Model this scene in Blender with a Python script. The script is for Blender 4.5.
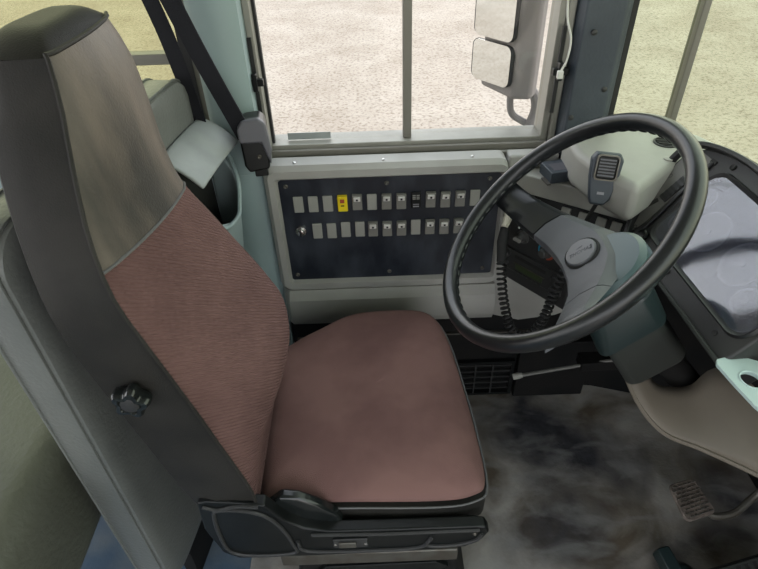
import bpy, bmesh, math, random
from mathutils import Vector, Matrix
for o in list(bpy.data.objects): bpy.data.objects.remove(o)
C = bpy.context.scene.collection
V = Vector
R = math.radians
PI = math.pi
random.seed(4)

# ---------------------------------------------------------------- camera, sky, sun, exposure
cd = bpy.data.cameras.new('camera'); cam = bpy.data.objects.new('camera', cd); C.objects.link(cam)
cam.location = (0, 0, 1.4)
cam.matrix_world = Matrix.Translation((0, 0, 1.4)) @ Matrix.Rotation(R(90-38.5), 4, 'X') @ Matrix.Rotation(R(-2.1), 4, 'Z')
cd.sensor_width = 36; cd.lens = 570*36/758; cd.clip_start = .02; cd.clip_end = 300
bpy.context.scene.camera = cam

w = bpy.data.worlds.new('sky'); bpy.context.scene.world = w; w.use_nodes = True
nt = w.node_tree; nt.nodes.clear()
wo = nt.nodes.new('ShaderNodeOutputWorld'); bg = nt.nodes.new('ShaderNodeBackground')
tc = nt.nodes.new('ShaderNodeTexCoord'); sp = nt.nodes.new('ShaderNodeSeparateXYZ'); cr = nt.nodes.new('ShaderNodeValToRGB')
nt.links.new(tc.outputs['Generated'], sp.inputs[0]); nt.links.new(sp.outputs['Z'], cr.inputs[0]); nt.links.new(cr.outputs[0], bg.inputs[0]); nt.links.new(bg.outputs[0], wo.inputs[0])
cr.color_ramp.elements[0].position = 0; cr.color_ramp.elements[0].color = (1.0, .98, .95, 1)
cr.color_ramp.elements[1].position = .6; cr.color_ramp.elements[1].color = (.80, .88, 1.0, 1)
bg.inputs[1].default_value = 3.4
sd = bpy.data.lights.new('sun', 'SUN'); so = bpy.data.objects.new('sun', sd); C.objects.link(so)
sd.energy = 1.0; sd.angle = R(40); sd.color = (1, .95, .87)
so.rotation_euler = (R(38), R(-20), 0)
vs = bpy.context.scene.view_settings
vs.view_transform = 'Standard'; vs.look = 'None'; vs.gamma = 1; vs.use_curve_mapping = False
vs.exposure = 0.0

# ---------------------------------------------------------------- materials
def mat(name, col, rough=.6, metal=0, col2=None, nscale=20, bump=0, bscale=200, spec=.5, stretch=None, wave=None, ramp=(.4, .6), detail=4):
    m = bpy.data.materials.new(name); m.use_nodes = True; t = m.node_tree; n = t.nodes; L = t.links
    b = n['Principled BSDF']; b.inputs['Base Color'].default_value = (*col, 1); b.inputs['Roughness'].default_value = rough
    b.inputs['Metallic'].default_value = metal; b.inputs['Specular IOR Level'].default_value = spec
    g = n.new('ShaderNodeNewGeometry'); mp = n.new('ShaderNodeMapping'); L.new(g.outputs['Position'], mp.inputs[0])
    if stretch: mp.inputs['Scale'].default_value = stretch
    if col2:
        x = n.new('ShaderNodeTexNoise'); x.inputs['Scale'].default_value = nscale; x.inputs['Detail'].default_value = detail; L.new(mp.outputs[0], x.inputs['Vector'])
        r = n.new('ShaderNodeValToRGB'); r.color_ramp.elements[0].position = ramp[0]; r.color_ramp.elements[1].position = ramp[1]
        r.color_ramp.elements[0].color = (*col, 1); r.color_ramp.elements[1].color = (*col2, 1)
        L.new(x.outputs['Fac'], r.inputs[0]); L.new(r.outputs[0], b.inputs['Base Color'])
    if bump or wave:
        bp = n.new('ShaderNodeBump')
        if wave:
            x2 = n.new('ShaderNodeTexWave'); x2.wave_type = 'BANDS'; x2.bands_direction = wave[0]; x2.inputs['Scale'].default_value = wave[1]; x2.inputs['Distortion'].default_value = wave[2]
            x2.inputs['Detail Scale'].default_value = .6
            bp.inputs['Strength'].default_value = wave[3]; m2 = n.new('ShaderNodeMapping'); m2.inputs['Rotation'].default_value = (R(wave[4]), 0, 0); L.new(g.outputs['Position'], m2.inputs[0]); L.new(m2.outputs[0], x2.inputs['Vector'])
        else:
            x2 = n.new('ShaderNodeTexNoise'); x2.inputs['Scale'].default_value = bscale; L.new(g.outputs['Position'], x2.inputs['Vector'])
            bp.inputs['Strength'].default_value = bump
        bp.inputs['Distance'].default_value = .002
        L.new(x2.outputs[0], bp.inputs['Height']); L.new(bp.outputs[0], b.inputs['Normal'])
    return m
M = {}
M['vinyl_dark'] = mat('vinyl_dark', (.015, .0145, .013), .55, col2=(.024, .0225, .020), nscale=9, bump=.25, bscale=500, spec=.22)
M['vinyl_head'] = mat('vinyl_head', (.034, .031, .028), .45, col2=(.185, .145, .118), nscale=10, bump=.3, bscale=300, stretch=(1, 1, .35), ramp=(.35, .7))  # lighter upright streaks are windscreen highlights painted into the vinyl colour
M['fabric'] = mat('fabric', (.125, .070, .066), .95, col2=(.155, .088, .082), nscale=6, wave=('Z', 62, .2, .9, 42), spec=.15)
M['fabric_seat'] = mat('fabric_seat', (.195, .112, .100), .95, col2=(.150, .084, .077), nscale=7, bump=.5, bscale=900, spec=.15)
M['piping'] = mat('piping', (.10, .10, .10), .6)
M['vinyl_grey'] = mat('vinyl_grey', (.125, .132, .125), .42, col2=(.15, .157, .147), nscale=6, bump=.5, bscale=160)
M['vinyl_olive'] = mat('vinyl_olive', (.105, .108, .085), .45, col2=(.085, .088, .068), nscale=6, bump=.8, bscale=90)
M['pale_vinyl'] = mat('pale_vinyl', (.28, .305, .305), .5, col2=(.33, .355, .355), nscale=15)
M['plastic_black'] = mat('plastic_black', (.005, .006, .0062), .36, col2=(.009, .010, .010), nscale=12, spec=.28)
M['plastic_gloss'] = mat('plastic_gloss', (.010, .012, .012), .18)
M['wheel'] = mat('wheel', (.010, .0115, .013), .29, bump=.1, bscale=700)
M['hub'] = mat('hub', (.085, .09, .10), .45, bump=.3, bscale=900)
M['hub_teal'] = mat('hub_teal', (.055, .092, .096), .32)
M['column'] = mat('column', (.013, .023, .024), .33, bump=.15, bscale=500, spec=0.45)
M['column_low'] = mat('column_low', (.028, .031, .028), .55, spec=0.4)
M['console'] = mat('console', (.36, .355, .33), .5, col2=(.31, .305, .28), nscale=5, bump=.12, bscale=400)
M['desk'] = mat('desk', (.36, .36, .325), .5, col2=(.31, .305, .275), nscale=5, bump=.15, bscale=400)
M['panel_dark'] = mat('panel_dark', (.010, .013, .020), .38, col2=(.045, .052, .066), nscale=16, ramp=(.42, .72), stretch=(1, 1, .45), detail=8)
M['switch_grey'] = mat('switch_grey', (.30, .30, .27), .5)
M['switch_clear'] = mat('switch_clear', (.22,.215,.195), .35)
M['switch_top'] = mat('switch_top', (.75, .74, .70), .4)
M['yellow'] = mat('yellow', (.85, .66, .02), .4)
M['red_dot'] = mat('red_dot', (.35, .06, .03), .4)
M['cyan'] = mat('cyan', (.02, .35, .55), .5)
M['alu'] = mat('alu', (.29, .285, .25), .45, .35, col2=(.24, .235, .205), nscale=10, stretch=(1, 1, .4))
M['alu_dark'] = mat('alu_dark', (.19, .18, .155), .5, .3)
M['chrome'] = mat('chrome', (.6, .6, .58), .25, .9)
M['pillar_blue'] = mat('pillar_blue', (.27, .35, .355), .45)
M['wall_grey'] = mat('wall_grey', (.27, .33, .34), .5)
M['pillar_dark'] = mat('pillar_dark', (.035, .045, .058), .5, col2=(.05, .062, .076), nscale=8, bump=.3, bscale=150)
M['lower_dark'] = mat('lower_dark', (.008, .0085, .009), .6, col2=(.013, .0125, .012), nscale=6, spec=0.15)
M['belt'] = mat('belt', (.005, .0055, .009), .7, bump=.5, bscale=600, spec=0.3)
M['rubber'] = mat('rubber', (.012, .012, .012), .7)
M['gauge_panel'] = mat('gauge_panel', (.030, .030, .030), .45, bump=.1, bscale=500, spec=0.4)
M['gauge_rim'] = mat('gauge_rim', (.012, .012, .013), .4)
M['gauge_face'] = mat('gauge_face', (.10, .10, .115), .5)
M['dial'] = mat('dial', (.16, .16, .17), .5)
M['tick'] = mat('tick', (.24, .24, .26), .5)
M['knee'] = mat('knee', (.165, .140, .108), .6, col2=(.135, .115, .088), nscale=5)
M['cup'] = mat('cup', (.45, .57, .555), .45)
M['steel_worn'] = mat('steel_worn', (.13, .125, .11), .45, .6, col2=(.10, .09, .075), nscale=25)
M['pedal'] = mat('pedal', (.20, .165, .14), .6, .2, col2=(.12, .10, .085), nscale=30)
M['cream'] = mat('cream', (.55, .52, .42), .5)
M['lcd'] = mat('lcd', (.035, .05, .02), .3)
M['white_cable'] = mat('white_cable', (.6, .6, .56), .5)
M['blue_floor'] = mat('blue_floor', (.07, .11, .16), .6, col2=(.16, .18, .19), nscale=9, ramp=(.45, .8), bump=.4, bscale=80)
M['ceiling'] = mat('ceiling', (.55, .57, .55), .6)
M['body_yellow'] = mat('body_yellow', (.6, .4, .05), .4)

def floor_mat():
    m = bpy.data.materials.new('rubber_floor'); m.use_nodes = True; t = m.node_tree; n = t.nodes; L = t.links; b = n['Principled BSDF']
    g = n.new('ShaderNodeNewGeometry')
    def noise(s, d, dist=0, sc=None):
        x = n.new('ShaderNodeTexNoise'); x.inputs['Scale'].default_value = s; x.inputs['Detail'].default_value = d; x.inputs['Distortion'].default_value = dist
        if sc:
            mp = n.new('ShaderNodeMapping'); mp.inputs['Scale'].default_value = sc; mp.inputs['Rotation'].default_value = (0, 0, .7); L.new(g.outputs['Position'], mp.inputs[0]); L.new(mp.outputs[0], x.inputs['Vector'])
        else: L.new(g.outputs['Position'], x.inputs['Vector'])
        return x
    def ramp(x, a, b_, ca, cb):
        r = n.new('ShaderNodeValToRGB'); r.color_ramp.elements[0].position = a; r.color_ramp.elements[1].position = b_
        r.color_ramp.elements[0].color = (*ca, 1); r.color_ramp.elements[1].color = (*cb, 1); L.new(x.outputs[0], r.inputs[0]); return r
    def mix(f, a, c):
        k = n.new('ShaderNodeMixRGB'); L.new(f.outputs[0], k.inputs[0]); L.new(a.outputs[0], k.inputs[1]); L.new(c.outputs[0], k.inputs[2]); return k
    dust = ramp(noise(5, 12, .8), .36, .62, (.10, .080, .056), (.36, .34, .305))
    black = ramp(noise(30, 6), .3, .7, (.018, .018, .022), (.05, .05, .058))
    # worn black patches where feet rub
    base = mix(ramp(noise(3.1, 14, .5), .44, .64, (0, 0, 0), (1, 1, 1)), dust, black)
    scr = ramp(noise(9, 14, .5, (1, 2.2, 1)), .48, .68, (0, 0, 0), (.42, .42, .42))
    lite = ramp(noise(5, 2), 0, 1, (.26, .26, .25), (.32, .32, .31))
    fin = mix(scr, base, lite)
    L.new(fin.outputs[0], b.inputs['Base Color']); b.inputs['Roughness'].default_value = .6
    bp = n.new('ShaderNodeBump'); bp.inputs['Strength'].default_value = .3; bp.inputs['Distance'].default_value = .003; x = noise(120, 4); L.new(x.outputs[0], bp.inputs['Height']); L.new(bp.outputs[0], b.inputs['Normal'])
    return m
M['floor'] = floor_mat()

def gravel_mat():
    m = bpy.data.materials.new('gravel'); m.use_nodes = True; t = m.node_tree; n = t.nodes; L = t.links; b = n['Principled BSDF']
    g = n.new('ShaderNodeNewGeometry')
    x = n.new('ShaderNodeTexNoise'); x.inputs['Scale'].default_value = 1.1; x.inputs['Detail'].default_value = 10; x.inputs['Roughness'].default_value = .7; L.new(g.outputs['Position'], x.inputs['Vector'])
    r = n.new('ShaderNodeValToRGB'); r.color_ramp.elements[0].position = .3; r.color_ramp.elements[1].position = .68
    r.color_ramp.elements[0].color = (.24, .195, .15, 1); r.color_ramp.elements[1].color = (.36, .315, .262, 1); L.new(x.outputs[0], r.inputs[0])
    v = n.new('ShaderNodeTexVoronoi'); v.inputs['Scale'].default_value = 11; L.new(g.outputs['Position'], v.inputs['Vector'])
    r2 = n.new('ShaderNodeValToRGB'); r2.color_ramp.elements[0].position = .0; r2.color_ramp.elements[1].position = .22
    r2.color_ramp.elements[0].color = (.75, .70, .66, 1); r2.color_ramp.elements[1].color = (1, 1, 1, 1); L.new(v.outputs['Distance'], r2.inputs[0])
    x3 = n.new('ShaderNodeTexNoise'); x3.inputs['Scale'].default_value = 28; x3.inputs['Detail'].default_value = 5; L.new(g.outputs['Position'], x3.inputs['Vector'])
    r3 = n.new('ShaderNodeValToRGB'); r3.color_ramp.elements[0].position = .35; r3.color_ramp.elements[1].position = .5
    r3.color_ramp.elements[0].color = (.62, .58, .54, 1); r3.color_ramp.elements[1].color = (1, 1, 1, 1); L.new(x3.outputs[0], r3.inputs[0])
    k = n.new('ShaderNodeMixRGB'); k.blend_type = 'MULTIPLY'; k.inputs[0].default_value = 1; L.new(r.outputs[0], k.inputs[1]); L.new(r2.outputs[0], k.inputs[2])
    k2 = n.new('ShaderNodeMixRGB'); k2.blend_type = 'MULTIPLY'; k2.inputs[0].default_value = 1; L.new(k.outputs[0], k2.inputs[1]); L.new(r3.outputs[0], k2.inputs[2])
    L.new(k2.outputs[0], b.inputs['Base Color']); b.inputs['Roughness'].default_value = .9
    bp = n.new('ShaderNodeBump'); bp.inputs['Strength'].default_value = .6; bp.inputs['Distance'].default_value = .02; L.new(x3.outputs[0], bp.inputs['Height']); L.new(bp.outputs[0], b.inputs['Normal'])
    return m
M['gravel'] = gravel_mat()

def glass_mat(name, tint, refl=.06, rough=.02):
    m = bpy.data.materials.new(name); m.use_nodes = True; t = m.node_tree; n = t.nodes; L = t.links; n.clear()
    o = n.new('ShaderNodeOutputMaterial'); a = n.new('ShaderNodeBsdfTransparent'); a.inputs[0].default_value = (*tint, 1)
    g = n.new('ShaderNodeBsdfGlossy'); g.inputs['Roughness'].default_value = rough
    k = n.new('ShaderNodeMixShader'); k.inputs[0].default_value = refl
    L.new(a.outputs[0], k.inputs[1]); L.new(g.outputs[0], k.inputs[2]); L.new(k.outputs[0], o.inputs[0]); return m
M['glass_clear'] = glass_mat('glass_clear', (.98, .97, .95), .03)
M['glass_olive'] = glass_mat('glass_olive', (.80, .80, .62), .03)
M['glass_green'] = glass_mat('glass_green', (.84, .87, .75), .04)
M['lens'] = glass_mat('lens', (.72, .73, .78), .10, .08)
M['mirror_shell'] = mat('mirror_shell', (.20, .18, .17), .6)
M['mirror'] = mat('mirror', (.80, .82, .80), .03, 1)

# ---------------------------------------------------------------- geometry helpers
class F:
    def __init__(s, o, u, v, n=None):
        s.o = V(o); s.u = V(u).normalized(); v = V(v); s.v = (v - s.u*v.dot(s.u)).normalized()
        s.n = V(n).normalized() if n else s.u.cross(s.v)
    def p(s, a, b, c=0): return s.o + s.u*a + s.v*b + s.n*c
W0 = F((0, 0, 0), (1, 0, 0), (0, 1, 0))
class G:
    def __init__(s): s.v = []; s.f = []
    def add(s, vs_, fs):
        k = len(s.v); s.v += [V(p) for p in vs_]; s.f += [tuple(i+k for i in f) for f in fs]; return s
    def box(s, a, b, fr=W0):
        x0, y0, z0 = a; x1, y1, z1 = b
        return s.add([fr.p(x, y, z) for z in (z0, z1) for (x, y) in ((x0, y0), (x1, y0), (x1, y1), (x0, y1))],
                     [(0, 3, 2, 1), (4, 5, 6, 7), (0, 1, 5, 4), (1, 2, 6, 5), (2, 3, 7, 6), (3, 0, 4, 7)])
    def prism(s, fr, pts, h0, h1):
        n = len(pts)
        return s.add([fr.p(a, b, h0) for a, b in pts]+[fr.p(a, b, h1) for a, b in pts],
                     [tuple(range(n-1, -1, -1)), tuple(range(n, 2*n))]+[(i, (i+1) % n, n+(i+1) % n, n+i) for i in range(n)])
    def ringprism(s, fr, outer, inner, h0, h1):
        n = len(outer); vs_ = []
        for h in (h0, h1):
            vs_ += [fr.p(a, b, h) for a, b in outer]+[fr.p(a, b, h) for a, b in inner]
        fs = []
        for i in range(n):
            j = (i+1) % n
            fs += [(i, n+i, n+j, j), (2*n+i, 2*n+j, 3*n+j, 3*n+i), (i, j, 2*n+j, 2*n+i), (n+i, 3*n+i, 3*n+j, n+j)]
        return s.add(vs_, fs)
    def loft(s, loops, caps=True, closed=True):
        n = len(loops[0]); vs_ = [p for l in loops for p in l]; fs = []
        for k in range(len(loops)-1):
            for i in range(n if closed else n-1):
                j = (i+1) % n; fs.append((k*n+i, k*n+j, (k+1)*n+j, (k+1)*n+i))
        if caps and closed: fs += [tuple(range(n-1, -1, -1)), tuple(range((len(loops)-1)*n, len(loops)*n))]
        return s.add(vs_, fs)
    def tube(s, pts, r, n=8, closed=False, ry=None):
        pts = [V(p) for p in pts]; N = len(pts); loops = []; prev = None
        for i, p in enumerate(pts):
            if closed: t = pts[(i+1) % N]-pts[i-1]
            else: t = pts[min(i+1, N-1)]-pts[max(i-1, 0)]
            t.normalize()
            if prev is None: prev = t.orthogonal()
            a = (prev - t*prev.dot(t)).normalized(); prev = a; b = t.cross(a)
            rr = r[i] if isinstance(r, (list, tuple)) else r
            loops.append([p+a*rr*math.cos(2*PI*k/n)+b*rr*math.sin(2*PI*k/n) for k in range(n)])
        if closed: loops.append(loops[0])
        return s.loft(loops, caps=not closed)
    def lathe(s, fr, prof, n=32, c=(0, 0)):
        loops = [[fr.p(c[0]+r*math.cos(2*PI*k/n), c[1]+r*math.sin(2*PI*k/n), h) for k in range(n)] for r, h in prof]
        return s.loft(loops)
    def build(s, name, m, parent=None, bevel=0, sub=0, smooth=True, solid=0, label=None, loc=None, seg=2):
        base = V(parent.location) if parent is not None and parent.type == 'EMPTY' else V((0, 0, 0))
        pc = parent
        if parent is not None and parent.type != 'EMPTY':
            base = V(parent.get('_b', (0, 0, 0)))
        me = bpy.data.meshes.new(name); me.from_pydata([tuple(p-base) for p in s.v], [], s.f); me.update()
        bm = bmesh.new(); bm.from_mesh(me); bmesh.ops.remove_doubles(bm, verts=bm.verts, dist=1e-6); bmesh.ops.recalc_face_normals(bm, faces=bm.faces); bm.to_mesh(me); bm.free()
        me.materials.append(M[m] if isinstance(m, str) else m)
        o = bpy.data.objects.new(name, me); C.objects.link(o)
        if pc is not None: o.parent = pc
        BASE[o.name] = base
        if smooth: 
            for p in me.polygons: p.use_smooth = True
        if solid: md = o.modifiers.new('s', 'SOLIDIFY'); md.thickness = solid; md.offset = 0
        if bevel:
            md = o.modifiers.new('b', 'BEVEL'); md.width = bevel; md.segments = seg; md.limit_method = 'ANGLE'; md.angle_limit = R(35); md.harden_normals = True
        if sub:
            md = o.modifiers.new('u', 'SUBSURF'); md.levels = sub; md.render_levels = sub
        if smooth and not sub and not bevel:
            try: me.set_sharp_from_angle(angle=R(35))
            except Exception: pass
        if label: o['label'] = label
        return o
BASE = {}
_ob = G.build
def build(self, name, m, parent=None, **k):
    if parent is not None and parent.type != 'EMPTY': parent['_b'] = tuple(BASE[parent.name])
    o = _ob(self, name, m, parent, **k)
    if parent is not None and '_b' in parent.keys(): del parent['_b']
    return o
G.build = build
def thing(name, label, cat, loc, group=None):
    o = bpy.data.objects.new(name, None); C.objects.link(o); o.location = loc; o.empty_display_size = .05
    o['label'] = label; o['category'] = cat
    if group: o['group'] = group
    return o
def tag(o, label, cat, group=None):
    o['label'] = label; o['category'] = cat
    if group: o['group'] = group
    return o
def struct(o, label=None):
    o['kind'] = 'structure'
    return o
def rrect(x0, y0, x1, y1, r, n=5):
    out = []
    for cx, cy, a0 in ((x1-r, y1-r, 0), (x0+r, y1-r, 90), (x0+r, y0+r, 180), (x1-r, y0+r, 270)):
        out += [(cx+r*math.cos(R(a0+90*k/n)), cy+r*math.sin(R(a0+90*k/n))) for k in range(n+1)]
    return out
def catmull(pts, m=6, closed=False):
    pts = [V(p) for p in pts]; N = len(pts); out = []
    for i in range(N if closed else N-1):
        p1 = pts[i]; p2 = pts[(i+1) % N]
        p0 = pts[i-1] if (closed or i > 0) else p1*2-p2
        p3 = pts[(i+2) % N] if (closed or i+2 < N) else p2*2-p1
        for k in range(m):
            t = k/m
            out.append(.5*((2*p1)+(p2-p0)*t+(2*p0-5*p1+4*p2-p3)*t*t+(3*p1-p0-3*p2+p3)*t**3))
    if not closed: out.append(pts[-1])
    return out
def screw(fr, a, b, h, r=.0045, parent=None, m='steel_worn'):
    return G().lathe(fr, [(r, h-.001), (r, h+.0015), (r*.6, h+.003), (r*.15, h+.0015)], 12, (a, b)).build('screw', m, parent)
def text(name, body, size, fr, a, b, h, m, parent, depth=.0004, slant=0, align='CENTER'):
    cu = bpy.data.curves.new('t', 'FONT'); cu.body = body; cu.size = size; cu.extrude = depth; cu.align_x = align; cu.align_y = 'CENTER'; cu.shear = slant
    to = bpy.data.objects.new('t', cu); C.objects.link(to)
    me0 = to.to_mesh(); vs_ = [V(v.co) for v in me0.vertices]; fs = [tuple(p.vertices) for p in me0.polygons]
    g = G().add([fr.p(a+v.x, b+v.y, h+v.z) for v in vs_], fs)
    to.to_mesh_clear(); bpy.data.objects.remove(to)
    return g.build(name, m, parent, smooth=False)

# ================================================================ SETTING
# outside ground
struct(G().add([(-60, -40, -.9), (60, -40, -.9), (60, 80, -.9), (-60, 80, -.9)], [(0, 1, 2, 3)]).build('ground', 'gravel', smooth=False))
# floor
struct(G().box((-.34, -.9, -.04), (1.25, 1.21, 0)).build('floor', 'floor', smooth=False))
struct(G().box((-2.6, -.9, -.04), (-.3405, 1.21, 0)).build('floor', 'blue_floor', smooth=False))
struct(G().box((-2.6, -1.15, 1.95), (.95, 1.3, 1.99)).build('ceiling', 'ceiling', smooth=False))
wr = G().box((-2.6, -1.15, -.1), (.05, -1.10, .85)); wr.box((-2.6, -1.15, 1.7), (.95, -1.10, 1.95))
for x in (-2.6, -1.75, -.9, -.03): wr.box((x, -1.15, .85), (x+.08, -1.10, 1.7))
struct(wr.build('wall_right', 'wall_grey', smooth=False))
# left side wall below the windows, outer skin and inner skin
struct(G().box((-2.6, 1.21, -.1), (.55, 1.29, .80)).build('wall_left', 'wall_grey', smooth=False))
struct(G().box((-.262, 1.195, .0), (.62, 1.2095, .34)).build('trim_1', 'lower_dark', smooth=False))
# pillars
bp_ = []
for x, y in ((-.352, 1.225), (-.350, 1.185), (-.335, 1.172), (-.300, 1.166), (-.268, 1.172), (-.252, 1.185), (-.250, 1.225), (-.255, 1.29), (-.345, 1.29)): bp_.append((x, y))
struct(G().prism(W0, bp_, .80, 1.92).build('trim_2', 'pillar_blue'))
struct(G().prism(W0, [(-.352, 1.209), (-.350, 1.185), (-.335, 1.172), (-.300, 1.166), (-.268, 1.172), (-.252, 1.185), (-.250, 1.209)], .0, .7995).build('trim_3', 'pillar_blue'))
struct(G().prism(W0, [(.415, 1.225), (.423, 1.19), (.50, 1.185), (.515, 1.195), (.515, 1.28), (.415, 1.29)], .8, 1.92).build('trim_4', 'pillar_dark', bevel=.004))
struct(G().prism(W0, [(.515, 1.20), (.528, 1.20), (.528, 1.27), (.515, 1.27)], .8, 1.92).build('trim_5', 'rubber'))
# mullion between the quarter window and the curved windscreen corner
struct(G().prism(W0, [(.657, 1.200), (.670, 1.197), (.674, 1.225), (.660, 1.233)], .80, 1.92).build('trim_6', 'alu_dark', bevel=.002))
struct(G().box((.5285, 1.2, 1.80), (.70, 1.25, 1.9195)).build('trim_7', 'pillar_dark'))
# front body below the windscreen
per = [(.55, 1.25), (.68, 1.235), (.82, 1.19), (.96, 1.09), (1.06, .93), (1.11, .7), (1.13, .3), (1.13, -.9)]
per2 = [(.55, 1.25), (.66, 1.235), (.735, 1.18), (.78, 1.09), (.81, .95), (.84, .7), (.86, .3), (.86, -.9)]
inn2 = [(x-.02, y-.02) for x, y in per2]
g = G()
inn = [(x-.02, y-.03) for x, y in per]
g.loft([[V((x, y, -.1)) for x, y in per]+[V((x, y, -.1)) for x, y in reversed(inn)], [V((x, y, .42)) for x, y in per]+[V((x, y, .42)) for x, y in reversed(inn)], [V((x, y, .80)) for x, y in per2]+[V((x, y, .80)) for x, y in reversed(inn2)], [V((x, y, .842)) for x, y in per2]+[V((x, y, .842)) for x, y in reversed(inn2)]])
struct(g.build('wall_front', 'lower_dark'))
# quarter window, corner and front glass
def pane(name, pts, z0, z1, m, parent=None, th=.005):
    a = [V((x, y, z0)) for x, y in pts]+[V((x, y+th, z0)) for x, y in reversed(pts)]
    b = [V((x, y, z1)) for x, y in pts]+[V((x, y+th, z1)) for x, y in reversed(pts)]
    return G().loft([a, b]).build(name, m, parent)
struct(pane('window_3', [(.5285, 1.23), (.658, 1.218)], .842, 1.80, 'glass_green'))
struct(pane('window_4', [(.676, 1.214), (.728, 1.17), (.772, 1.08), (.80, .95), (.83, .7), (.85, .3), (.85, -.9)], .842, 1.9, 'glass_green'))
# rear side window
w1 = struct(pane('window_1', [(-1.45, 1.245), (-.353, 1.245)], .84, 1.85, 'glass_olive'))
fr1 = G().box((-1.45, 1.225, .8005), (-.353, 1.265, .84)); fr1.box((-.372, 1.225, .84), (-.353, 1.265, 1.85)).box((-1.45, 1.225, 1.85), (-.353, 1.265, 1.9)).box((-1.45, 1.225, .84), (-1.42, 1.265, 1.85))
fr1.build('window_frame', 'alu_dark', w1)
G().box((-1.42, 1.228, 1.03), (-.372, 1.26, 1.052)).build('sash_bar', 'alu_dark', w1, bevel=.002)
G().box((-.391, 1.222, .84), (-.372, 1.228, 1.85)).build('rubber_seal', 'rubber', w1)
# driver's sliding window
w2 = struct(pane('window_2', [(-.243, 1.262), (.078, 1.262)], .838, 1.80, 'glass_clear'))
pane('sliding_pane', [(.083, 1.276), (.385, 1.276)], .838, 1.80, 'glass_clear', w2)
fr2 = G()
fr2.box((-.2495, 1.222, .80), (-.236, 1.30, 1.86)).box((.385, 1.235, .80), (.40, 1.30, 1.86)).box((-.2495, 1.222, 1.80), (.4145, 1.30, 1.86)).box((-.236, 1.235, .8005), (.385, 1.30, .838))
fr2.build('window_frame', 'alu', w2, bevel=.002)
G().box((.401, 1.222, .80), (.4145, 1.30, 1.86)).build('jamb', 'alu', w2, bevel=.003)
G().box((-.2495, 1.2085, .800), (.42, 1.222, .816)).build('sill', 'alu', w2, bevel=.004)
G().box((-.236, 1.2225, .812), (.40, 1.234, .829)).build('track', 'alu_dark', w2, bevel=.001)
G().box((.069, 1.252, .838), (.088, 1.285, 1.80)).build('meeting_rail', 'alu_dark', w2, bevel=.002)
G().box((-.236, 1.250, .838), (-.230, 1.262, 1.80)).build('rubber_seal', 'rubber', w2)
G().box((-.2, 1.262, .84), (-.10, 1.2605, .856)).build('sticker', 'pale_vinyl', w2)
for x0, sgn in ((-.2495, 1), (.392, -1)):
    # long dark slots with a latch on each jamb
    G().box((x0, 1.2165, .90), (x0+.008, 1.2225, 1.08)).build('latch_slot', 'rubber', w2)
    l = G().box((x0-.010, 1.205, .985), (x0+.022, 1.2165, 1.0)); l.box((x0+.0, 1.200, .975), (x0+.010, 1.2165, 1.012))
    l.build('latch', 'plastic_black', w2, bevel=.002)

# ---------------------------------------------------------------- switch console on the wall
con = thing('switch_console', 'pale grey moulded wall console with two rows of switches under the driver window', 'control panel', (.03, 1.2, .36))
FW = F((0, 1.16, 0), (1, 0, 0), (0, 0, 1), (0, -1, 0))      # a = x, b = z, c = towards the cab
def frame_pts(x0, y0, x1, y1, r): return rrect(x0, y0, x1, y1, r, 5)
X0, X1 = -.252, .300
prof = [(1.208, .350), (1.165, .352), (1.142, .365), (1.128, .392), (1.124, .425), (1.130, .455), (1.150, .474)]   # lower roll
lo = []
for x, k in ((X0, .4), (X0+.008, .8), (X0+.02, 1), (X1, 1)):
    lo.append([V((x, 1.208-(1.208-y)*k, z)) for y, z in prof]+[V((x, 1.208, .474))])
G().loft(lo).build('lower_housing', 'console', con)
g = G()
o_ = frame_pts(X0, .4745, X1+.001, .822, .022); i1 = frame_pts(-.222, .500, .289, .786, .008)
g.ringprism(FW, o_, frame_pts(-.226, .496, .293, .790, .008), -.045, -.004)
o2 = frame_pts(X0+.010, .4765, X1, .812, .02)
n_ = len(o_)
g.loft([[FW.p(a, b, -.004) for a, b in o_], [FW.p(a, b, .008) for a, b in o2], [FW.p(a, b, .008) for a, b in frame_pts(-.228, .494, .295, .794, .01)], [FW.p(a, b, -.004) for a, b in i1], [FW.p(a, b, -.02) for a, b in i1]], caps=False)
g.build('surround', 'console', con)
G().box((-.2215, .5005, -.012), (.2885, .7855, -.004), FW).build('switch_plate', 'panel_dark', con)
for a, b in ((-.205, .770), (.026, .770), (.262, .772), (-.207, .517), (.028, .517), (.266, .517)): screw(FW, a, b, -.004, .0055, con)
for a in (-.18, .02, .22): G().lathe(F((0, 0, .8221), (1, 0, 0), (0, 1, 0)), [(.004, 0), (.004, .0015), (.002, .003)], 10, (a, 1.175)).build('screw', 'chrome', con)
G().box((X1+.003, 1.172, .7885), (.416, 1.208, .822)).build('wall_cap', 'console', con, bevel=.006, seg=3)
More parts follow.
